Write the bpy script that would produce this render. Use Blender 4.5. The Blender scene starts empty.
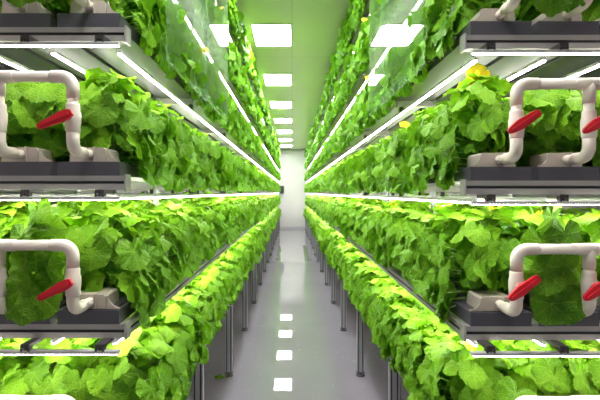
import bpy, math, random
import numpy as np
from mathutils import Vector
rnd = random.Random(7)
rng = np.random.default_rng(11)
scene = bpy.context.scene
C = scene.collection
EYE = 1.43
CEIL = EYE + 1.74
F = 433.0
FAR = 17.2
PI = math.pi

# ------------------------------------------------------------ materials
def new_mat(name):
    m = bpy.data.materials.new(name); m.use_nodes = True
    nt = m.node_tree; nt.nodes.clear()
    out = nt.nodes.new('ShaderNodeOutputMaterial')
    return m, nt, out
def N(nt, t, **kw):
    n = nt.nodes.new(t)
    for k, v in kw.items():
        setattr(n, k, v)
    return n
def simple(name, col, rough=0.5, metal=0.0, noise=0.0, nscale=20.0, spec=0.5, bump=0.0, trans=0.0):
    m, nt, out = new_mat(name)
    b = N(nt, 'ShaderNodeBsdfPrincipled')
    b.inputs['Roughness'].default_value = rough
    b.inputs['Metallic'].default_value = metal
    b.inputs['Specular IOR Level'].default_value = spec
    tc = N(nt, 'ShaderNodeTexCoord')
    nz = N(nt, 'ShaderNodeTexNoise'); nz.inputs['Scale'].default_value = nscale
    nz.inputs['Detail'].default_value = 3
    nt.links.new(tc.outputs['Object'], nz.inputs['Vector'])
    mix = N(nt, 'ShaderNodeMix', data_type='RGBA')
    mix.inputs['A'].default_value = (*[c * (1 - noise) for c in col], 1)
    mix.inputs['B'].default_value = (*[min(1, c * (1 + noise)) for c in col], 1)
    nt.links.new(nz.outputs['Fac'], mix.inputs['Factor'])
    nt.links.new(mix.outputs['Result'], b.inputs['Base Color'])
    if bump:
        bp = N(nt, 'ShaderNodeBump'); bp.inputs['Strength'].default_value = bump
        nt.links.new(nz.outputs['Fac'], bp.inputs['Height'])
        nt.links.new(bp.outputs['Normal'], b.inputs['Normal'])
    nt.links.new(b.outputs[0], out.inputs[0])
    return m
def emit(name, col, strength):
    m, nt, out = new_mat(name)
    e = N(nt, 'ShaderNodeEmission')
    e.inputs['Color'].default_value = (*col, 1)
    e.inputs['Strength'].default_value = strength
    nt.links.new(e.outputs[0], out.inputs[0])
    return m

def leaf_mat(name, dark, light, vein):
    m, nt, out = new_mat(name)
    uv = N(nt, 'ShaderNodeUVMap'); uv.uv_map = 'UVMap'
    sep = N(nt, 'ShaderNodeSeparateXYZ'); nt.links.new(uv.outputs[0], sep.inputs[0])
    def math_(op, a, b=None):
        n = N(nt, 'ShaderNodeMath', operation=op)
        for i, v in enumerate((a, b)):
            if v is None: continue
            if isinstance(v, (int, float)): n.inputs[i].default_value = v
            else: nt.links.new(v, n.inputs[i])
        return n.outputs[0]
    X = math_('SUBTRACT', sep.outputs[0], 0.5); Y = math_('SUBTRACT', sep.outputs[1], 0.5)
    ang = math_('ARCTAN2', X, Y)
    # lobe veins every 50 degrees
    pp = math_('PINGPONG', ang, math.radians(25))
    d0 = math_('ABSOLUTE', pp)
    r = math_('SQRT', math_('ADD', math_('MULTIPLY', X, X), math_('MULTIPLY', Y, Y)))
    w = math_('MULTIPLY', d0, r)
    v1 = math_('LESS_THAN', w, 0.009)
    # secondary network
    vo = N(nt, 'ShaderNodeTexVoronoi', feature='DISTANCE_TO_EDGE'); vo.inputs['Scale'].default_value = 13
    nt.links.new(uv.outputs[0], vo.inputs['Vector'])
    v2 = math_('MULTIPLY', math_('LESS_THAN', vo.outputs['Distance'], 0.045), 0.18)
    vv = math_('MAXIMUM', math_('MULTIPLY', v1, 0.32), v2)
    tc = N(nt, 'ShaderNodeTexCoord')
    nz = N(nt, 'ShaderNodeTexNoise'); nz.inputs['Scale'].default_value = 9; nz.inputs['Detail'].default_value = 2
    nt.links.new(tc.outputs['Object'], nz.inputs['Vector'])
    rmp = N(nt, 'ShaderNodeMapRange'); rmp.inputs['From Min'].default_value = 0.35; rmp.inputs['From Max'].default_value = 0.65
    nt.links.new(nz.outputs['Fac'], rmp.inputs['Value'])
    at = N(nt, 'ShaderNodeAttribute'); at.attribute_name = 'tone'
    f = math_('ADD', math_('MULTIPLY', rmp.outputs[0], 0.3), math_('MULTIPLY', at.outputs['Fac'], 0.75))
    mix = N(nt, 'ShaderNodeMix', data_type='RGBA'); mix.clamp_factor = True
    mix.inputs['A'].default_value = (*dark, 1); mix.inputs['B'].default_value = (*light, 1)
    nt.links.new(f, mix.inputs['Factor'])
    mx2 = N(nt, 'ShaderNodeMix', data_type='RGBA'); mx2.inputs['B'].default_value = (*vein, 1)
    nt.links.new(vv, mx2.inputs['Factor']); nt.links.new(mix.outputs['Result'], mx2.inputs['A'])
    b = N(nt, 'ShaderNodeBsdfPrincipled'); b.inputs['Roughness'].default_value = 0.42
    b.inputs['Specular IOR Level'].default_value = 0.28
    nt.links.new(mx2.outputs['Result'], b.inputs['Base Color'])
    bp = N(nt, 'ShaderNodeBump'); bp.inputs['Strength'].default_value = 0.8; bp.inputs['Distance'].default_value = 0.004
    nt.links.new(math_('MULTIPLY', vo.outputs['Distance'], 2.0), bp.inputs['Height'])
    nt.links.new(bp.outputs[0], b.inputs['Normal'])
    t = N(nt, 'ShaderNodeBsdfTranslucent')
    hs = N(nt, 'ShaderNodeHueSaturation'); hs.inputs['Value'].default_value = 1.25
    nt.links.new(mx2.outputs['Result'], hs.inputs['Color']); nt.links.new(hs.outputs[0], t.inputs['Color'])
    ms = N(nt, 'ShaderNodeMixShader'); ms.inputs[0].default_value = 0.24
    nt.links.new(b.outputs[0], ms.inputs[1]); nt.links.new(t.outputs[0], ms.inputs[2])
    nt.links.new(ms.outputs[0], out.inputs[0])
    return m

M = {}
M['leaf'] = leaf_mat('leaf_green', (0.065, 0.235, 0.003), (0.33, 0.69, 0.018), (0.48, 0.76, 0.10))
M['stem'] = simple('stem_green', (0.42, 0.68, 0.16), 0.5, noise=0.15)
M['petal'] = simple('petal_yellow', (0.95, 0.80, 0.02), 0.5, noise=0.08, nscale=60)
M['pvc'] = simple('pvc_cream', (0.88, 0.79, 0.70), 0.35, noise=0.04, nscale=15)
M['pvc_joint'] = simple('pvc_joint', (0.84, 0.76, 0.68), 0.4, noise=0.04, nscale=15)
M['red'] = simple('red_plastic', (0.80, 0.015, 0.035), 0.35, noise=0.08)
M['alu'] = simple('aluminium', (0.40, 0.38, 0.375), 0.38, metal=0.35, noise=0.06, nscale=8)
M['slot'] = simple('dark_slot', (0.05, 0.05, 0.055), 0.6)  # shade inside the profile grooves put into the colour; wall box screen shares it
M['post'] = simple('post_metal', (0.42, 0.42, 0.45), 0.35, metal=0.4, noise=0.06, nscale=8)
M['gutter'] = simple('charcoal_plastic', (0.085, 0.08, 0.098), 0.33, noise=0.08, nscale=12)
M['cap'] = simple('beige_plastic', (0.50, 0.44, 0.38), 0.45, noise=0.12, nscale=30)
M['clip'] = simple('clip_black', (0.06, 0.05, 0.055), 0.5, noise=0.1)
M['housing'] = simple('lamp_housing', (0.62, 0.62, 0.62), 0.35, metal=0.3, noise=0.05)
M['wall'] = simple('wall_paint', (0.62, 0.60, 0.61), 0.45, noise=0.03, nscale=1.5)
M['base'] = simple('baseboard_grey', (0.46, 0.45, 0.48), 0.5, noise=0.05)
M['black'] = simple('black_plastic', (0.02, 0.02, 0.022), 0.4, noise=0.1)
M['led'] = emit('led_white', (1.0, 0.93, 0.88), 33.0)
M['panel'] = emit('panel_white', (0.97, 1.0, 0.98), 30.0)

def ceiling_mat():
    m, nt, out = new_mat('ceiling_panel')
    b = N(nt, 'ShaderNodeBsdfPrincipled'); b.inputs['Roughness'].default_value = 0.3
    tc = N(nt, 'ShaderNodeTexCoord')
    br = N(nt, 'ShaderNodeTexBrick'); br.offset = 0.0
    br.inputs['Scale'].default_value = 1.0
    br.inputs['Brick Width'].default_value = 1.15; br.inputs['Row Height'].default_value = 1.84
    br.inputs['Mortar Size'].default_value = 0.004
    br.inputs['Color1'].default_value = (0.82, 0.70, 0.80, 1); br.inputs['Color2'].default_value = (0.84, 0.72, 0.82, 1)
    br.inputs['Mortar'].default_value = (0.6, 0.55, 0.6, 1)
    nt.links.new(tc.outputs['Object'], br.inputs['Vector'])
    nt.links.new(br.outputs['Color'], b.inputs['Base Color'])
    nt.links.new(b.outputs[0], out.inputs[0]); return m
def floor_mat():
    m, nt, out = new_mat('epoxy_floor')
    b = N(nt, 'ShaderNodeBsdfPrincipled'); b.inputs['Roughness'].default_value = 0.12
    b.inputs['Specular IOR Level'].default_value = 0.95
    tc = N(nt, 'ShaderNodeTexCoord')
    n1 = N(nt, 'ShaderNodeTexNoise'); n1.inputs['Scale'].default_value = 1.3; n1.inputs['Detail'].default_value = 5
    n2 = N(nt, 'ShaderNodeTexNoise'); n2.inputs['Scale'].default_value = 11; n2.inputs['Detail'].default_value = 6; n2.inputs['Roughness'].default_value = 0.7
    nt.links.new(tc.outputs['Object'], n1.inputs['Vector']); nt.links.new(tc.outputs['Object'], n2.inputs['Vector'])
    mix = N(nt, 'ShaderNodeMix', data_type='RGBA')
    mix.inputs['A'].default_value = (0.25, 0.225, 0.268, 1); mix.inputs['B'].default_value = (0.32, 0.292, 0.338, 1)
    nt.links.new(n1.outputs['Fac'], mix.inputs['Factor'])
    # scuffs and dried drips
    r = N(nt, 'ShaderNodeMapRange'); r.inputs['From Min'].default_value = 0.62; r.inputs['From Max'].default_value = 0.70
    nt.links.new(n2.outputs['Fac'], r.inputs['Value'])
    mx = N(nt, 'ShaderNodeMix', data_type='RGBA'); mx.inputs['B'].default_value = (0.5, 0.5, 0.5, 1)
    mt = N(nt, 'ShaderNodeMath', operation='MULTIPLY'); mt.inputs[1].default_value = 0.6
    nt.links.new(r.outputs[0], mt.inputs[0]); nt.links.new(mt.outputs[0], mx.inputs['Factor'])
    nt.links.new(mix.outputs['Result'], mx.inputs['A'])
    nt.links.new(mx.outputs['Result'], b.inputs['Base Color'])
    rr = N(nt, 'ShaderNodeMapRange'); rr.inputs['To Min'].default_value = 0.006; rr.inputs['To Max'].default_value = 0.022
    nt.links.new(n1.outputs['Fac'], rr.inputs['Value']); nt.links.new(rr.outputs[0], b.inputs['Roughness'])
    nt.links.new(b.outputs[0], out.inputs[0]); return m
def glass_mat(name, tint, haze):
    m, nt, out = new_mat(name)
    tr = N(nt, 'ShaderNodeBsdfTransparent'); tr.inputs[0].default_value = (*tint, 1)
    gl = N(nt, 'ShaderNodeBsdfGlossy'); gl.inputs['Roughness'].default_value = 0.02
    fr = N(nt, 'ShaderNodeFresnel')
    ge = N(nt, 'ShaderNodeNewGeometry'); mr = N(nt, 'ShaderNodeMapRange')   # both faces of the thin pane reflect alike
    mr.inputs['To Min'].default_value = 1.25; mr.inputs['To Max'].default_value = 1/1.25
    nt.links.new(ge.outputs['Backfacing'], mr.inputs['Value']); nt.links.new(mr.outputs[0], fr.inputs[0])
    df = N(nt, 'ShaderNodeBsdfTranslucent'); df.inputs[0].default_value = (0.85, 0.95, 0.9, 1)
    a = N(nt, 'ShaderNodeMixShader'); a.inputs[0].default_value = haze
    nt.links.new(tr.outputs[0], a.inputs[1]); nt.links.new(df.outputs[0], a.inputs[2])
    b = N(nt, 'ShaderNodeMixShader')
    nt.links.new(fr.outputs[0], b.inputs[0]); nt.links.new(a.outputs[0], b.inputs[1]); nt.links.new(gl.outputs[0], b.inputs[2])
    nt.links.new(b.outputs[0], out.inputs[0]); return m
M['ceiling'] = ceiling_mat(); M['floor'] = floor_mat()
M['glass'] = glass_mat('clear_glass', (0.95, 0.99, 0.97), 0.14)

# ------------------------------------------------------------ mesh helpers
class MB:
    def __init__(s): s.v = []; s.f = []; s.m = []; s.sm = []
    def add(s, vs, fs, mi=0, smooth=False):
        o = len(s.v); s.v += [tuple(v) for v in vs]
        for f in fs: s.f.append(tuple(i + o for i in f)); s.m.append(mi); s.sm.append(smooth)
        return s
    def box(s, x0, x1, y0, y1, z0, z1, mi=0):
        vs = [(x0,y0,z0),(x1,y0,z0),(x1,y1,z0),(x0,y1,z0),(x0,y0,z1),(x1,y0,z1),(x1,y1,z1),(x0,y1,z1)]
        return s.add(vs, [(3,2,1,0),(4,5,6,7),(0,1,5,4),(1,2,6,5),(2,3,7,6),(3,0,4,7)], mi)
    def bbox(s, x0, x1, y0, y1, z0, z1, b=0.004, axis='x', mi=0):
        # box with chamfered long edges, extruded along axis
        def oct_(a0, a1, c0, c1):
            return [(a0+b,c0),(a1-b,c0),(a1,c0+b),(a1,c1-b),(a1-b,c1),(a0+b,c1),(a0,c1-b),(a0,c0+b)]
        if axis == 'x': return s.prism([(y, z) for y, z in oct_(y0,y1,z0,z1)], x0, x1, 'x', mi)
        if axis == 'y': return s.prism([(x, z) for x, z in oct_(x0,x1,z0,z1)], y0, y1, 'y', mi)
        return s.prism([(x, y) for x, y in oct_(x0,x1,y0,y1)], z0, z1, 'z', mi)
    def prism(s, poly, a0, a1, axis, mi=0, mfun=None, smooth=False):
        def P(p, a):
            return {'x': (a, p[0], p[1]), 'y': (p[0], a, p[1]), 'z': (p[0], p[1], a)}[axis]
        n = len(poly)
        o = len(s.v)
        s.v += [P(p, a0) for p in poly] + [P(p, a1) for p in poly]
        for i in range(n):
            j = (i + 1) % n
            s.f.append((o+i, o+j, o+n+j, o+n+i)); s.m.append(mfun(i) if mfun else mi); s.sm.append(smooth)
        s.f.append(tuple(o+i for i in range(n))[::-1]); s.m.append(mi); s.sm.append(False)
        s.f.append(tuple(o+n+i for i in range(n))); s.m.append(mi); s.sm.append(False)
        return s
    def tube(s, pts, rad, n=12, cap=True, mi=0):
        pts = [Vector(p) for p in pts]
        if not isinstance(rad, (list, tuple)): rad = [rad] * len(pts)
        o = len(s.v); ref = None
        for i, p in enumerate(pts):
            t = (pts[min(i+1, len(pts)-1)] - pts[max(i-1, 0)]).normalized()
            if ref is None:
                ref = t.orthogonal().normalized()
            else:
                ref = (ref - t * ref.dot(t)).normalized()
            b = t.cross(ref)
            for k in range(n):
                a = 2*PI*k/n
                q = p + (ref*math.cos(a) + b*math.sin(a)) * rad[i]
                s.v.append(tuple(q))
        for i in range(len(pts)-1):
            for k in range(n):
                k2 = (k+1) % n
                s.f.append((o+i*n+k, o+i*n+k2, o+(i+1)*n+k2, o+(i+1)*n+k)); s.m.append(mi); s.sm.append(True)
        if cap:
            s.f.append(tuple(o+k for k in range(n))[::-1]); s.m.append(mi); s.sm.append(False)
            e = o+(len(pts)-1)*n
            s.f.append(tuple(e+k for k in range(n))); s.m.append(mi); s.sm.append(False)
        return s
    def build(s, name, mats, parent=None):
        me = bpy.data.meshes.new(name)
        me.from_pydata(s.v, [], s.f)
        if not isinstance(mats, (list, tuple)): mats = [mats]
        for m in mats: me.materials.append(m)
        me.polygons.foreach_set('material_index', s.m)
        me.polygons.foreach_set('use_smooth', s.sm)
        me.validate(); me.update()
        import bmesh
        bm = bmesh.new(); bm.from_mesh(me); bmesh.ops.recalc_face_normals(bm, faces=bm.faces); bm.to_mesh(me); bm.free()
        o = bpy.data.objects.new(name, me); C.objects.link(o)
        if parent: o.parent = parent
        return o
def tag(o, label=None, cat=None, group=None, kind=None):
    if label: o['label'] = label
    if cat: o['category'] = cat
    if group: o['group'] = group
    if kind: o['kind'] = kind
    return o
def empty(name, loc=(0,0,0)):
    o = bpy.data.objects.new(name, None); C.objects.link(o); o.location = loc
    o.empty_display_size = 0.05
    return o
def arc(c, r, a0, a1, n, plane):
    out = []
    for i in range(n+1):
        a = a0 + (a1-a0)*i/n
        u, v = r*math.cos(a), r*math.sin(a)
        out.append((c[0]+u, c[1], c[2]+v) if plane == 'xz' else (c[0], c[1]+u, c[2]+v))
    return out

# ------------------------------------------------------------ the room
WX = 1.75
Y0 = -1.6
tag(MB().box(-WX, WX, Y0, FAR, -0.1, 0).build('floor', M['floor']), kind='structure')
tag(MB().box(-WX, WX, Y0, FAR, CEIL, CEIL+0.1).build('ceiling', M['ceiling']), kind='structure')
tag(MB().box(-WX-0.1, -WX, Y0, FAR, 0, CEIL).build('wall_left', M['wall']), kind='structure')
tag(MB().box(WX, WX+0.1, Y0, FAR, 0, CEIL).build('wall_right', M['wall']), kind='structure')
tag(MB().box(-WX-0.1, WX+0.1, FAR, FAR+0.1, -0.1, CEIL+0.1).build('wall_far', M['wall']), kind='structure')
tag(MB().box(-WX-0.1, WX+0.1, Y0-0.1, Y0, -0.1, CEIL+0.1).build('wall_near', M['wall']), kind='structure')
tag(MB().bbox(-WX, WX, FAR-0.015, FAR, 0, 0.09, 0.003).build('baseboard_far', M['base']), kind='structure')

# ------------------------------------------------------------ ceiling lamps
ordn = ['nearest','second','third','fourth','fifth','sixth','seventh','eighth','ninth','tenth','eleventh','twelfth']
lamp0 = None
for k in range(9):
    yc = 1.035 + 1.87*k
    if k == 0:
        root = empty('ceiling_light', (-0.215, yc, CEIL))
        f = MB()
        f.box(-0.21, 0.21, -0.328, -0.318, -0.012, 0); f.box(-0.21, 0.21, 0.318, 0.328, -0.012, 0)
        f.box(-0.21, -0.20, -0.318, 0.318, -0.012, 0); f.box(0.20, 0.21, -0.318, 0.318, -0.012, 0)
        f.build('frame', M['housing'], root)
        MB().box(-0.20, 0.20, -0.318, 0.318, -0.010, -0.002).build('diffuser', M['panel'], root)
        lamp0 = root; o = root
    else:
        o = lamp0.copy(); C.objects.link(o)
        for ch in list(lamp0.children):
            c = ch.copy(); c.parent = o; C.objects.link(c)
        o.location = (-0.215, yc, CEIL)
    lab = ('white ceiling light panel just above the camera, out of the frame' if k < 2 else
           'glowing white ceiling light panel over the aisle, %s one seen from the camera' % ordn[k-2])
    if k == 8: lab = 'glowing white ceiling light panel closest to the far wall'
    tag(o, lab, 'ceiling light', 'ceiling light panels above the aisle')

# ------------------------------------------------------------ wall box
b = empty('wall_intercom', (-0.395, FAR, 1.56))
MB().bbox(-0.08, 0.08, -0.05, 0, -0.15, 0.15, 0.008, 'z').build('body', M['black'], b)
MB().bbox(-0.05, 0.05, -0.056, -0.05, 0.02, 0.11, 0.002, 'z').build('screen', M['slot'], b)
tag(b, 'small black box mounted on the far white wall', 'wall box')

# ------------------------------------------------------------ racks
# side: sg=-1 left, +1 right;  coordinates given as positive distance from the centre line
TH = [-0.882, -0.436, 0.010, 0.456, 0.902, 1.348]     # rail undersides relative to the eye
TNAME = ['bottom tier', 'second tier from the floor', 'tier at eye level', 'fourth tier from the floor',
         'fifth tier from the floor', 'top tier under the ceiling']
SIDES = [
    dict(sg=-1, nm='left', edge=0.500, y0=1.30, dz=0.0,   g0=0.612, leds=(0.532, 0.735, 0.935), post=0.494),
    dict(sg=+1, nm='right', edge=0.530, y0=1.325, dz=-0.014, g0=0.640, leds=(0.575, 0.790, 1.000), post=0.536),
]
PITCH = 0.207
GW = 0.186
YE = FAR - 0.25
def rail_poly(a0, a1, z0, h):
    # double-groove aluminium profile, outer face at a0
    g = 0.006 if a1 > a0 else -0.006
    return [(a0, z0), (a1, z0), (a1, z0+h), (a0, z0+h),
            (a0, z0+h*0.62), (a0+g, z0+h*0.60), (a0+g, z0+h*0.44), (a0, z0+h*0.42)]
for S in SIDES:
    sg = S['sg']; e = S['edge']; y0 = S['y0']
    xo = e + 4*PITCH + 0.06
    r = empty('growing_rack', (sg*(e+xo)/2, y0, 0))
    tag(r, 'tall grey metal growing rack with six tiers along the %s side of the aisle' % S['nm'], 'growing rack', 'growing racks beside the aisle')
    ox, oy = sg*(e+xo)/2, y0
    def part(mb, name, mats):
        mb.v = [(x-ox, y-oy, z) for x, y, z in mb.v]
        return mb.build(name, mats, r)
    py = [2.28 + 1.115*k for k in range(14)]
    for y in py:      # front posts carry the bottom tier
        for px in (S['post'], xo-0.03):
            top = EYE + TH[0] + S['dz']
            p = MB()
            w, d = 0.027, 0.016
            x = sg*px
            poly = []
            def slot(cx, yy, dep): return [(cx-0.004, yy), (cx-0.004, yy+dep), (cx+0.004, yy+dep), (cx+0.004, yy)]
            poly = [(x-w, y-d)] + slot(x-0.016, y-d, 0.007) + slot(x+0.016, y-d, 0.007) + [(x+w, y-d), (x+w, y+d), (x-w, y+d)]
            n0 = len(poly)
            p.prism(poly, 0.03, top, 'z', 0, mfun=lambda i: 1 if i in (2, 1, 3, 5, 6, 7) else 0)
            po = part(p, 'post', [M['post'], M['slot']])
            q = MB()
            q.tube([(x-ox, y-oy, 0.0), (x-ox, y-oy, 0.006), (x-ox, y-oy, 0.012)], [0.034, 0.034, 0.020], 14)
            q.tube([(x-ox, y-oy, 0.010), (x-ox, y-oy, 0.035)], 0.008, 8)
            q.box(x-ox-0.03, x-ox+0.03, y-oy-0.012, y-oy+0.012, 0.022, 0.034)
            q.build('foot', M['clip'], po)
    for y in py:      # slim uprights between the gutters
        for gx in (1, 3):
            x = sg*(S['g0'] + PITCH*(gx-0.5))
            part(MB().box(x-0.008, x+0.008, y-0.02, y+0.02, EYE+TH[0]+S['dz'], EYE+TH[5]+S['dz']+0.25), 'upright', M['post'])
    for ti, h in enumerate(TH):
        z = EYE + h + S['dz']
        mk = lambda i: 1 if i in (4, 5, 6) else 0
        # end rail seen face on
        pr = MB().prism(rail_poly(y0, y0+0.03, z, 0.042), sg*(e+0.004), sg*xo, 'x', 0, mfun=mk)
        part(pr, 'end_rail', [M['alu'], M['slot']])
        part(MB().bbox(min(sg*(e-0.004), sg*(e+0.004)), max(sg*(e-0.004), sg*(e+0.004)), y0-0.004, y0+0.036, z-0.004, z+0.046, 0.003, 'z'), 'end_plate', M['alu'])
        # long rails
        if ti < 2:
            pr = MB().prism(rail_poly(sg*e, sg*(e+0.022), z, 0.038), y0+0.03, YE, 'y', 0, mfun=mk)
            part(pr, 'side_rail', [M['alu'], M['slot']])
        part(MB().box(min(sg*xo, sg*(xo-0.02)), max(sg*xo, sg*(xo-0.02)), y0+0.03, YE, z, z+0.038), 'back_rail', M['alu'])
        for y in py:
            part(MB().box(min(sg*(e+0.022), sg*(xo-0.02)), max(sg*(e+0.022), sg*(xo-0.02)), y-0.015, y+0.015, z+0.010, z+0.040), 'cross_rail', M['alu'])
    # tall end frame bar at the ceiling side
    # gutters
    for ti, h in enumerate(TH):
        z = EYE + h + S['dz'] + 0.042
        for gi in range(4):
            gx = S['g0'] + gi*PITCH
            cx = sg*gx
            g = empty('growing_gutter', (cx, y0, z))
            a, t = GW/2, 0.004
            tr = MB().prism([(-a, 0.0), (a, 0.0), (a, 0.042), (a-0.012, 0.042), (a-0.012, 0.038), (a-t-0.002, 0.036), (a-t-0.002, t), (-a+t+0.002, t), (-a+t+0.002, 0.036), (-a+0.012, 0.038), (-a+0.012, 0.042), (-a, 0.042)], 0.004, YE-y0-0.05, 'y', 0)
            tr.box(-a, a, 0, 0.006, 0, 0.042)
            tr.build('trough', M['gutter'], g)
            # lid with planting ridge
            MB().prism([(-a+0.013, 0.036), (a-0.013, 0.036), (a-0.02, 0.044), (-a+0.02, 0.044)], 0.03, YE-y0-0.06, 'y').build('lid', M['gutter'], g)
            # cream end box that takes the pipe, with a scooped bracket beside it
            cb = MB()
            s_ = -sg
            cb.prism([(-0.062, 0.043), (0.050, 0.043), (0.046, 0.080), (0.040, 0.086), (-0.052, 0.086), (-0.058, 0.080)], 0.012, 0.11, 'y')
            cb.prism([(0.012, 0.044), (0.017, 0.044), (0.017, 0.0885), (0.012, 0.0885)], 0.006, 0.112, 'y')
            cb.build('end_box', M['cap'], g)
            wn = MB()
            pl = [(s_*0.052, 0.043), (s_*0.090, 0.043)]
            for i in range(7):
                a_ = i/6*PI/2
                pl.append((s_*(0.090 - 0.034*math.sin(a_)), 0.047 + 0.036*(1-math.cos(a_))))
            pl.append((s_*0.052, 0.083))
            wn.prism(pl, 0.010, 0.016, 'y'); wn.build('bracket', M['cap'], g)
            where = ['nearest the aisle', 'second from the aisle', 'third from the aisle', 'furthest from the aisle'][gi]
            tag(g, 'long charcoal growing gutter %s, %s rack, %s' % (where, S['nm'], TNAME[ti]), 'growing gutter', 'charcoal growing gutters on the racks')
    # led strips
    for ti in range(6):
        z = EYE + TH[ti] + S['dz'] - 0.027
        if ti > 0:
            for li, lx in enumerate(S['leds']):
                if ti == 1 and li == 0 and sg < 0: lx = 0.545
                L = empty('led_strip', (sg*lx, y0+0.03, z))
                ln = YE - y0 - 0.1
                MB().bbox(-0.0065, 0.0065, 0, ln, 0.001, 0.013, 0.002, 'y').build('housing', M['housing'], L)
                MB().box(-0.005, 0.005, 0.002, ln-0.002, -0.003, 0.001).build('diffuser', M['led'], L)
                for y in py[:3]: MB().bbox(-0.010, 0.010, y-y0-0.04, y-y0-0.02, 0.013, 0.037, 0.002, 'y').build('bracket', M['clip'], L)
                nmx = ['closest to the aisle', 'second from the aisle', 'third from the aisle'][li]
                tag(L, 'white strip light %s, under %s, %s rack' % (nmx, TNAME[ti].replace(' from the floor','').replace(' under the ceiling',''), S['nm']), 'strip light', 'long strip lights under the tiers')
            if ti < 5:
                L = empty('led_strip', (sg*(e+xo)/2, y0-0.045, z))
                w = (xo-e)/2
                MB().bbox(-w, w, -0.008, 0.008, -0.003, 0.008, 0.002, 'x').build('housing', M['housing'], L)
                MB().box(-w+0.004, w-0.004, -0.0055, 0.0055, -0.0046, -0.003).build('diffuser', M['led'], L)
                for bx in (w-0.055, w-0.27, -w+0.3):
                    c = MB(); X = -sg*bx
                    c.box(X-0.004, X+0.004, -0.004, 0.004, 0.008, 0.027)
                    c.box(X-0.013, X+0.013, -0.008, 0.060, 0.016, 0.0265)
                    c.box(X+0.008, X+0.013, -0.009, 0.008, 0.006, 0.020)
                    c.box(X-0.013, X-0.008, -0.009, 0.008, 0.006, 0.020)
                    c.build('bracket', M['clip'], L)
                tag(L, 'white strip light across near end of %s rack, under its %s' % (S['nm'], TNAME[ti]), 'strip light', 'short strip lights across the rack ends')
    # water pipes with red valves
    for ti in range(6):
        zr = EYE + TH[ti] + S['dz']
        zh = zr + [0.300, 0.290, 0.315, 0.315, 0.315, 0.315][ti]
        zi = zr + 0.107
        yp = y0 - 0.09
        base_x = sg*S['g0']
        P = empty('water_pipe', (base_x, yp, zr))
        R = 0.0152; RJ = 0.0170
        legs = [sg*i*PITCH for i in range(4)]
        def T(pts): return [(p[0], p[1], p[2]) for p in pts]
        H = zh - zr
        # header
        MB().tube([(legs[0]+sg*0.05, 0, H), (legs[3]-sg*0.05, 0, H)], R, 16).build('header_pipe', M['pvc'], P)
        for i, lx in enumerate(legs):
            if i in (0, 3):
                s2 = sg if i == 0 else -sg
                rr = 0.032
                pts = [(lx, 0, H-0.062), (lx, 0, H-rr)]
                for k in range(1, 9):
                    a_ = PI - k/8*PI/2
                    pts.append((lx + s2*(rr + rr*math.cos(a_)), 0, H-rr + rr*math.sin(a_)))
                pts.append((lx+s2*0.060, 0, H))
                MB().tube(pts, RJ, 18).build('elbow', M['pvc'], P)
            else:
                t_ = MB().tube([(lx-0.045, 0, H), (lx+0.045, 0, H)], RJ, 18)
                t_.tube([(lx, 0, H), (lx, 0, H-0.055)], RJ, 18)
                t_.build('tee', M['pvc'], P)
            hv = 0.200 if ti != 1 else 0.188
            MB().tube([(lx, 0, H-0.05), (lx, 0, zi-zr+0.04)], R*0.93, 16).build('riser_pipe', M['pvc'], P)
            v = MB()
            v.tube([(lx, 0, hv+0.040), (lx, 0, hv+0.034), (lx, 0, hv+0.020), (lx, 0, hv+0.012), (lx, 0, hv-0.012), (lx, 0, hv-0.022), (lx, 0, hv-0.036), (lx, 0, hv-0.042)],
                   [0.0165, 0.0185, 0.0185, 0.0212, 0.0212, 0.0195, 0.0195, 0.0165], 18)
            v.tube([(lx, -0.015, hv), (lx, -0.030, hv)], 0.011, 12)
            vo = v.build('valve', M['pvc_joint'], P)
            # red lever: hub + tapered blade slanting down to the left
            hd = MB()
            hd.tube([(lx, -0.028, hv), (lx, -0.043, hv)], [0.0125, 0.0125], 14)
            ang = math.radians(204 if sg < 0 else 213) + (0.06 if ti % 2 else 0)
            ca, sa = math.cos(ang), math.sin(ang)
            L1, L0 = (0.080, -0.020) if sg < 0 else (0.052, -0.050)
            out = [(L0, -0.008), (L0+0.006, -0.011), (-0.008, -0.013), (0.012, -0.0145), (0.03, -0.012), (L1-0.006, -0.0085), (L1, -0.005),
                   (L1, 0.005), (L1-0.006, 0.0085), (0.03, 0.012), (0.012, 0.0145), (-0.008, 0.013), (L0+0.006, 0.011), (L0, 0.008)]
            pl = [(lx + u*ca - w_*sa, hv + u*sa + w_*ca) for u, w_ in out]
            hd.prism(pl, -0.047, -0.038, 'y')
            out2 = [(L0+0.008, -0.003), (L1-0.008, -0.0025), (L1-0.008, 0.0025), (L0+0.008, 0.003)]
            pl = [(lx + u*ca - w_*sa, hv + u*sa + w_*ca) for u, w_ in out2]
            hd.prism(pl, -0.051, -0.046, 'y')
            hd.build('handle', M['red'], vo)
            # bottom elbow turning back into the gutter
            zz = zi - zr; rr = 0.030
            pts = [(lx, 0, zz+0.062), (lx, 0, zz+rr)]
            for k in range(1, 9):
                a_ = PI + k/8*PI/2
                pts.append((lx, rr + rr*math.cos(a_), zz + rr + rr*math.sin(a_)))
            pts.append((lx, 0.062, zz))
            MB().tube(pts, RJ, 18).build('elbow', M['pvc'], P)
            MB().tube([(lx, 0.058, zz), (lx, 0.103, zz)], R*0.9, 14).build('inlet_pipe', M['pvc'], P)
        tag(P, 'cream plastic water pipe with red levers, %s rack end, %s' % (S['nm'], TNAME[ti]), 'water pipe', 'water pipes at the rack ends')
    # glass sliding panels along the upper tiers
    gz0, gz1 = EYE+0.47+S['dz'], CEIL-0.02
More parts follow.
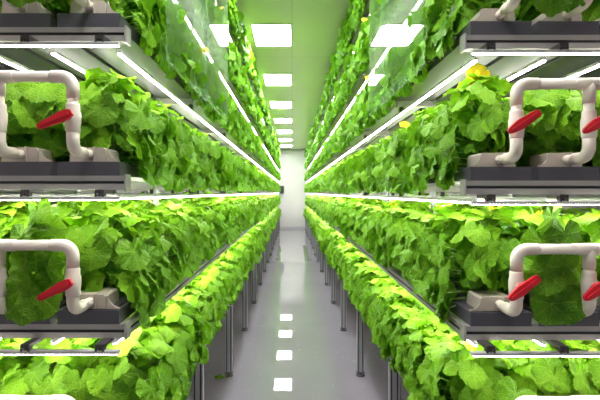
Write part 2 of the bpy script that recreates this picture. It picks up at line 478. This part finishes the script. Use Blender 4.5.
    for k in range(2):
        ya = y0 + 0.22 + k*0.66
        gl = 0.70 if sg < 0 else (0.70 if k == 0 else 0.36)
        x = sg*(e-0.060 - (0.010 if k % 2 else 0))
        G = empty('glass_panel', (x, ya, gz0))
        MB().box(-0.003, 0.003, 0, gl, 0, gz1-gz0).build('pane', M['glass'], G)
        MB().box(-0.004, 0.004, 0, gl, gz1-gz0, gz1-gz0+0.012).build('top_trim', M['alu'], G)
        tag(G, 'clear glass sliding panel in front of the upper tiers, %s one along the %s rack' % (['nearest','second'][k], S['nm']), 'glass panel', 'glass panels along the upper tiers')

# ------------------------------------------------------------ plants
def leaf_outline(th, lob, ser, seed):
    r = 0.51*(1 + 0.10*np.cos(th)) * (1 + lob*np.cos(th*360/50)) * (1 + ser*np.cos(th*23+seed))
    d = PI - np.abs(th)
    return r * (1 - 0.80*np.exp(-(d/0.20)**2))
def leaf_geo(n, rings, seed, lob=0.085, ser=0.03):
    """unit leaf, petiole joint at origin, tip along +Y"""
    R = np.random.default_rng(seed)
    th = (np.arange(n)/n)*2*PI - PI
    r = leaf_outline(th, lob, ser, seed)
    vs = [(0.0, 0.0)]; rad = [0.0]
    for k in range(1, rings+1):
        q = k/rings
        for i in range(n):
            vs.append((r[i]*q*math.sin(th[i]), r[i]*q*math.cos(th[i]))); rad.append(q)
    vs = np.array(vs); rad = np.array(rad)
    t = np.arctan2(vs[:,0], vs[:,1])
    cup, drp = R.uniform(-0.35, 0.6), R.uniform(0.0, 0.8)
    z = -drp*np.maximum(vs[:,1], 0)**2 - cup*vs[:,0]**2*1.2 + 0.06*rad**2*np.sin(t*3+R.uniform(0,6)) + 0.035*rad**2*np.sin(t*7+R.uniform(0,6))
    z += 0.03*rad*np.abs(np.sin(t*180/50*1.0))
    if n > 30: z += 0.022*np.sin(vs[:,0]*R.uniform(16,26)+R.uniform(0,6))*np.sin(vs[:,1]*R.uniform(16,26)+R.uniform(0,6))*rad + 0.02*rad**3*np.sin(t*13+R.uniform(0,6))
    ver = np.column_stack([vs[:,0], vs[:,1], z])
    fs = []
    for i in range(n):
        j = (i+1) % n
        fs.append((0, 1+j, 1+i, 1+i))
    for k in range(rings-1):
        a = 1+k*n; b_ = 1+(k+1)*n
        for i in range(n):
            j = (i+1) % n
            fs.append((a+i, a+j, b_+j, b_+i))
    return ver, np.array(fs), vs + 0.5
LV_HI = [leaf_geo(46, 4, s, (0.018, 0.035, 0.004)[s % 3], 0.022) for s in range(9)]
LV_MID = [leaf_geo(18, 2, s+20, 0.012, 0.0) for s in range(5)]
LV_LOW = [leaf_geo(9, 1, s+40, 0.0, 0.0) for s in range(4)]

def place_leaf(geo, pos, az, pitch, roll, size):
    v, f, uv = geo
    fw = np.array([math.cos(az)*math.cos(pitch), math.sin(az)*math.cos(pitch), -math.sin(pitch)])
    sd = np.array([-math.sin(az), math.cos(az), 0.0])
    nm = np.cross(fw, sd)
    s2 = sd*math.cos(roll) + nm*math.sin(roll); n2 = -sd*math.sin(roll) + nm*math.cos(roll)
    return np.array(pos) + size*(v[:,0:1]*s2 + v[:,1:2]*fw + v[:,2:3]*n2)

def plant_layout(seed, nl=30, H=0.29, Rad=0.085, smin=0.07, smax=0.12, hang=None):
    R = np.random.default_rng(seed)
    H = H*R.uniform(0.82, 1.04)
    L = []
    for i in range(nl):
        u = (i+0.5)/nl
        az = i*2.39996 + R.uniform(-0.4, 0.4)
        rr = Rad*(0.25+0.85*R.random())*(1-0.25*u)
        z = 0.03 + H*(u**0.85) + R.uniform(-0.015, 0.015)
        pitch = math.radians(78*(1-u)**0.8 - 4 + R.uniform(-18, 18))
        size = smin + (smax-smin)*R.random()*(1.0-0.25*u)
        tone = float(np.clip(u*0.95 + R.uniform(-0.18, 0.18), 0, 1))  # leaf colour goes lighter towards the top of the plant
        L.append(((rr*math.cos(az), rr*math.sin(az), z), az+R.uniform(-0.3,0.3), pitch, R.uniform(-0.35, 0.35), size, tone))
    for hleaf in (hang or []):
        L.append(hleaf)
    return L
def foliage_arrays(layout, lib, seed):
    R = np.random.default_rng(seed+99)
    V, Fc, U, A = [], [], [], []
    o = 0
    for (pos, az, pt, rl, sz, tone) in layout:
        g = lib[R.integers(len(lib))]
        v = place_leaf(g, pos, az, pt, rl, sz)
        V.append(v); Fc.append(g[1]+o); U.append(g[2]); A.append(np.full(len(v), tone)); o += len(v)
    return np.vstack(V), np.vstack(Fc), np.vstack(U), np.concatenate(A)
def np_mesh(name, V, Fq, U, A, mat):
    me = bpy.data.meshes.new(name)
    tri = Fq[:,2] == Fq[:,3]
    cnt = np.where(tri, 3, 4)
    starts = np.concatenate([[0], np.cumsum(cnt)[:-1]])
    mask = np.ones(Fq.shape, bool); mask[tri, 3] = False
    loops = Fq[mask]
    me.vertices.add(len(V)); me.vertices.foreach_set('co', V.astype(np.float32).ravel())
    me.loops.add(len(loops)); me.loops.foreach_set('vertex_index', loops.astype(np.int32))
    me.polygons.add(len(Fq)); me.polygons.foreach_set('loop_start', starts.astype(np.int32))
    me.polygons.foreach_set('loop_total', cnt.astype(np.int32))
    me.update(calc_edges=True)
    me.polygons.foreach_set('use_smooth', np.ones(len(Fq), bool))
    uvl = me.uv_layers.new(name='UVMap'); uvl.data.foreach_set('uv', U[loops].astype(np.float32).ravel())
    at = me.attributes.new('tone', 'FLOAT', 'POINT'); at.data.foreach_set('value', A.astype(np.float32))
    me.materials.append(mat)
    me.validate()
    return me
def stems_mb(layout, seed, H):
    R = random.Random(seed)
    s = MB()
    s.tube([(0,0,-0.006), (0.006,0.004,0.06), (-0.005,0.006,H*0.6), (0.004,-0.004,H*0.95)], [0.006, 0.005, 0.004, 0.003], 6)
    for (pos, az, pt, rl, sz, tone) in layout:
        x, y, z = pos
        z0 = max(0.0, min(z*0.7, H*0.9))
        if math.hypot(x, y) > 0.108:      # trailing leaves hang on short curved petioles
            s.tube([(0, 0, z0), (x*0.5, y*0.5, z0*0.5+z*0.5+0.004), (x*0.97, y*0.97, z)], [0.0018, 0.0016, 0.0012], 4, cap=False)
            continue
        s.tube([(0,0,z0), (x*0.5, y*0.5, z0*0.4+z*0.6+0.012), (x, y, z)], [0.003, 0.0024, 0.002], 5, cap=False)
    return s
def flower_mb(x, y, z, r=0.022):
    m = MB()
    for k in range(5):
        a = k*2*PI/5
        ca, sa = math.cos(a), math.sin(a)
        def P(u, w, h): return (x + u*ca - w*sa, y + u*sa + w*ca, z + h)
        m.add([P(0.002,0,0), P(r*0.55,-r*0.50,r*0.20), P(r*1.0,-r*0.52,r*0.40), P(r*1.2,0,r*0.28), P(r*1.0,r*0.52,r*0.40), P(r*0.55,r*0.50,r*0.20)],
              [(0,1,2,3),(0,3,4,5)], 0, True)
    m.tube([(x,y,z-0.03),(x,y,z-0.004),(x,y,z+0.006)], [0.003,0.004,0.005], 8)
    m.tube([(x,y,z+0.002),(x,y,z+0.012)], [0.005,0.003], 8)
    return m

# variants: foliage mesh + stem mesh
KIND = {}
def variant(key, seed, **kw):
    lay = plant_layout(seed, **kw)
    H = kw.get('H', 0.29)
    V, Fq, U, A = foliage_arrays(lay, LV_HI, seed)
    fm = np_mesh('foliage', V, Fq, U, A, M['leaf'])
    so = stems_mb(lay, seed, H).build('stems', M['stem'])
    sm = so.data; bpy.data.objects.remove(so)
    KIND[key] = (fm, sm)
def sidehang(seed, n, zlo, zhi, xo, smin=0.075, smax=0.115):
    R = random.Random(seed); L = []
    for i in range(n):
        z = zlo + (zhi-zlo)*((i+0.5)/n)**1.5
        L.append(((xo + R.uniform(-0.015, 0.02), R.uniform(-0.09, 0.09), z), R.uniform(-0.5, 0.5), math.radians(R.uniform(50, 88)), R.uniform(-0.4, 0.4), R.uniform(smin, smax), R.uniform(0.0, 0.25) + 0.4*(i/n)**2))  # trailing leaves coloured darker lower down
    return L
for i in range(7): variant('std%d' % i, 100+i, nl=34)
for i in range(6): variant('side%d' % i, 400+i, nl=36, Rad=0.09, hang=sidehang(i, 20, -0.035, 0.20, 0.145, 0.075, 0.11))
for i in range(4): variant('sidemid%d' % i, 450+i, nl=36, Rad=0.09, hang=sidehang(i+4, 15, 0.02, 0.22, 0.140, 0.07, 0.105))
for i in range(4): variant('sidelow%d' % i, 430+i, nl=42, H=0.26, Rad=0.11, smin=0.09, smax=0.14, hang=sidehang(i+9, 14, 0.03, 0.20, 0.140))
def herohang(xo, seed):
    R = random.Random(seed); L = []
    for i, (dx, z, sz) in enumerate([(0,0.30,0.11),(0.035,0.25,0.105),(-0.04,0.23,0.11),(0.01,0.20,0.115),(0.04,0.15,0.11),(-0.035,0.14,0.12),(0.0,0.10,0.125),(0.03,0.06,0.115),(-0.02,0.05,0.12)]):
        L.append(((xo+dx, -0.225-0.004*i, z), -PI/2+R.uniform(-0.25,0.25), math.radians(R.uniform(62, 90)), R.uniform(-0.4,0.4), sz, R.uniform(0,0.15)))
    return L
variant('hero_left', 460, nl=36, Rad=0.10, smin=0.09, smax=0.14, hang=herohang(0.085, 1))
variant('hero_right', 461, nl=36, Rad=0.10, smin=0.09, smax=0.14, hang=herohang(-0.085, 2))
for i in range(4): variant('low%d' % i, 200+i, nl=42, H=0.27, Rad=0.115, smin=0.09, smax=0.145)
def hanger(seed, sgn, xs, n=5, big=0.15):
    """leaves that hang over the near end (towards -y)"""
    R = random.Random(seed); L = []
    for i in range(n):
        x = xs + R.uniform(-0.08, 0.08)
        L.append(((x, -0.10 - R.uniform(0, 0.03), R.uniform(0.06, 0.26)), -PI/2 + R.uniform(-0.9, 0.9), math.radians(R.uniform(25, 80)), R.uniform(-0.6, 0.6), R.uniform(0.075, big), R.uniform(0.0, 0.5)))
    return L
for i in range(4):
    variant('end%d' % i, 300+i, nl=38, Rad=0.10, smin=0.075, smax=0.125, hang=hanger(i, 1, 0.0, 10, 0.115))
    hl = hanger(i+7, 1, 0.0, 9, 0.115) + sidehang(i+50, 16, -0.02, 0.2, 0.140)
    variant('corner_left%d' % i, 320+i, nl=38, Rad=0.09, smin=0.075, smax=0.12, hang=hl)
    hr = hanger(i+7, 1, 0.0, 9, 0.115) + [((-p[0], p[1], p[2]), PI-a, b_, c, d, e_) for p, a, b_, c, d, e_ in sidehang(i+60, 16, -0.02, 0.2, 0.140)]
    variant('corner_right%d' % i, 330+i, nl=38, Rad=0.09, smin=0.075, smax=0.12, hang=hr)
FL = flower_mb(0, 0, 0).build('flower', M['petal']); FLM = FL.data; bpy.data.objects.remove(FL)

slots = []
for S in SIDES:
    for ti, h in enumerate(TH):
        z = EYE + h + S['dz'] + 0.084
        for gi in range(4):
            gx = S['g0'] + gi*PITCH
            ymax = [YE-0.15, YE-0.15, 4.2, 2.9][gi]
            y = S['y0'] + 0.17; k = 0
            while y < ymax:
                slots.append((S, ti, gi, k, sg, gx, y, z))
                y += 0.165 if gi == 0 else 0.18
                k += 1
def score(s):
    S, ti, gi, k, sg, gx, y, z = s
    h = abs(z + 0.12 - EYE)
    py_ = F*max(0, h-0.15)/y
    vis = 1.0
    if py_ > 205 or F*(gx-0.15)/y > 310: vis = 0.02       # outside the frame
    vis *= [1.0, 0.50, 0.33, 0.25][gi]
    if ti == 5 and gi > 0: vis *= 0.2
    if ti in (3, 4) and gi > 1: vis *= 0.4
    return vis / y
order = sorted(range(len(slots)), key=lambda i: -score(slots[i]))
near = set(order[:296])
NUM = ['first','second','third','fourth','fifth','sixth','seventh','eighth','ninth','tenth','eleventh','twelfth']
ROW = ['aisle-side row', 'second row', 'third row', 'outermost row']
TSH = ['bottom tier', 'second tier', 'eye-level tier', 'fourth tier', 'fifth tier', 'top tier']
protos = {}
def make_plant(key):
    fm, sm = KIND[key]
    if key not in protos:
        root = empty('leafy_plant')
        for nme, me in (('foliage', fm), ('stems', sm)):
            o = bpy.data.objects.new(nme, me); C.objects.link(o); o.parent = root
        protos[key] = root
        return root
    src = protos[key]
    r = src.copy(); C.objects.link(r)
    for ch in src.children:
        if ch.name.startswith('flower'): continue
        c = ch.copy(); c.parent = r; C.objects.link(c)
    return r
def add_flower(root, local, s=1.0):
    o = bpy.data.objects.new('flower', FLM); C.objects.link(o); o.parent = root
    o.location = local; o.scale = (s, s, s)
    o.rotation_euler = (rnd.uniform(0.7, 1.1), rnd.uniform(-0.3, 0.3), -root.rotation_euler[2])
    o['label'] = 'yellow five-petalled flower'
placed = {}
stuffV, stuffF, stuffU, stuffA = [], [], [], []; so_ = 0
MIDL = [foliage_arrays(plant_layout(500+i, nl=26, smin=0.10, smax=0.14), LV_MID, 500+i) for i in range(6)] + [foliage_arrays(plant_layout(520+i, nl=28, smin=0.09, smax=0.13, hang=sidehang(i+20, 10, -0.01, 0.2, 0.145, 0.085, 0.11)), LV_MID, 500+i) for i in range(6)]
LOWL = [foliage_arrays(plant_layout(600+i, nl=20, smin=0.12, smax=0.16), LV_LOW, 600+i) for i in range(6)] + [foliage_arrays(plant_layout(620+i, nl=24, smin=0.10, smax=0.13, hang=sidehang(i+30, 10, -0.01, 0.2, 0.145, 0.085, 0.11)), LV_LOW, 600+i) for i in range(6)]
for idx, (S, ti, gi, k, _s, gx, y, z) in enumerate(slots):
    sg = S['sg']
    xin = 0.012 if gi == 0 else 0.0
    if ti == 0: xin = -0.015
    x = sg*(gx + xin + rnd.uniform(-0.012, 0.012)); yy = y + rnd.uniform(-0.02, 0.02)
    rot = rnd.uniform(0, 2*PI)
    sc = rnd.uniform(0.90, 1.08)
    if idx in near:
        if k == 0:
            key = 'end%d' % rnd.randrange(4); rot = rnd.uniform(-0.25, 0.25); sc = 1.0; yy = y
            if gi == 0: key = 'corner_%s%d' % (S['nm'], rnd.randrange(4)); rot = rnd.uniform(-0.1, 0.1)
            if gi == 1 and ti in (1, 3): key = 'hero_' + S['nm']; rot = 0; x = sg*gx
        elif gi == 0:
            key = ('sidelow%d' % rnd.randrange(4)) if ti == 0 else ('sidemid%d' % rnd.randrange(4)) if ti == 1 else ('side%d' % rnd.randrange(6))
            rot = rnd.uniform(-0.3, 0.3) + (PI if sg > 0 else 0); sc = rnd.uniform(0.94, 1.04)
        elif ti == 0: key = 'low%d' % rnd.randrange(4)
        else: key = 'std%d' % rnd.randrange(7)
        o = make_plant(key)
        o.location = (x, yy, z); o.rotation_euler = (0, 0, rot); o.scale = (sc, sc, sc*0.98)
        tn = TNAME[ti]
        if k < len(NUM):
            lab = 'leafy plant %s from near end, %s, %s rack, %s' % (NUM[k], ROW[gi], S['nm'], TSH[ti])
        else:
            lab = 'leafy plant further down the %s, %s rack, %s' % (ROW[gi], S['nm'], TSH[ti])
        if k == 0: lab = lab.replace('leafy plant first from near end', 'leafy plant drooping over near end')
        tag(o, lab, 'plant', 'leafy plants in the %s of the %s rack' % (tn, S['nm']))
        placed[(S['nm'], ti, gi, k)] = o
    else:
        lib = MIDL if y < 6.5 else LOWL
        V, Fq, U, A = lib[rnd.randrange(6) + (6 if gi == 0 else 0)]
        if gi == 0: rot = rnd.uniform(-0.3, 0.3) + (PI if sg > 0 else 0)
        c, s_ = math.cos(rot), math.sin(rot)
        W = np.column_stack([V[:,0]*c - V[:,1]*s_, V[:,0]*s_ + V[:,1]*c, V[:,2]])*sc + np.array([x, yy, z])
        stuffV.append(W); stuffF.append(Fq + so_); stuffU.append(U); stuffA.append(A); so_ += len(V)
me = np_mesh('plant_mass', np.vstack(stuffV), np.vstack(stuffF), np.vstack(stuffU), np.concatenate(stuffA), M['leaf'])
o = bpy.data.objects.new('distant_plants', me); C.objects.link(o)
tag(o, 'rest of the dense leafy green plants filling both racks into the distance', 'plants', kind='stuff')
# yellow flowers
for key, loc, s in [(('right',2,0,0),(-0.026,-0.03,0.325),1.75), (('right',2,0,5),(-0.05,0,0.30),1.3), (('right',1,1,2),(0.0,-0.03,0.315),1.35),
                    (('right',1,0,2),(0.0,-0.03,0.30),1.1), (('right',1,1,0),(0.0,-0.04,0.285),1.2), (('right',1,2,0),(0.0,-0.03,0.32),1.2),
                    (('right',1,0,6),(-0.06,0,0.30),1.0), (('left',3,0,4),(0.13,0,0.22),1.1), (('left',3,0,6),(0.13,0,0.26),1.1), (('left',4,0,9),(0.13,0,0.26),1.1), (('right',3,0,9),(-0.13,0,0.27),1.1), (('right',4,0,10),(-0.13,0,0.27),1.1)]:
    if key in placed:
        r = placed[key]; z0 = r.rotation_euler[2]; c_, s_ = math.cos(-z0), math.sin(-z0)
        add_flower(r, (loc[0]*c_-loc[1]*s_, loc[0]*s_+loc[1]*c_, loc[2]), s)

fl = []
for dx, dy, az, sz in ((0, 0, 0.4, 0.06), (0.03, 0.02, 1.9, 0.05), (-0.02, 0.03, 3.3, 0.045)):
    fl.append(((dx, dy, 0.012), az, math.radians(2), 0.1, sz, 0.6))
V, Fq, U, A = foliage_arrays(fl, LV_HI, 77)
o = bpy.data.objects.new('fallen_leaf', np_mesh('fallen_leaf', V, Fq, U, A, M['leaf'])); C.objects.link(o)
o.location = (-0.565, 3.34, -0.002)
tag(o, 'small green leaf scrap lying on the grey floor beside a left rack post', 'fallen leaf')

# ------------------------------------------------------------ world, camera
w = bpy.data.worlds.new('world'); scene.world = w; w.use_nodes = True
w.node_tree.nodes['Background'].inputs[0].default_value = (0.6, 0.65, 0.7, 1)
w.node_tree.nodes['Background'].inputs[1].default_value = 0.2
cam = bpy.data.cameras.new('camera'); co = bpy.data.objects.new('camera', cam); C.objects.link(co)
co.location = (0, 0, EYE); co.rotation_euler = (PI/2, 0, 0)
cam.sensor_width = 36; cam.lens = F/600*36
cam.shift_x = 8/600; cam.shift_y = -7/600
cam.clip_start = 0.02
scene.camera = co
scene.view_settings.view_transform = 'Standard'; scene.view_settings.look = 'None'
scene.view_settings.exposure = 0.65; scene.view_settings.gamma = 1.0
scene.view_settings.use_curve_mapping = False
scene.cycles.use_denoising = True
scene.cycles.max_bounces = 8; scene.cycles.transparent_max_bounces = 12
scene.cycles.diffuse_bounces = 4; scene.cycles.glossy_bounces = 4; scene.cycles.transmission_bounces = 6
scene.cycles.sample_clamp_indirect = 8
scene.cycles.caustics_reflective = False; scene.cycles.caustics_refractive = False
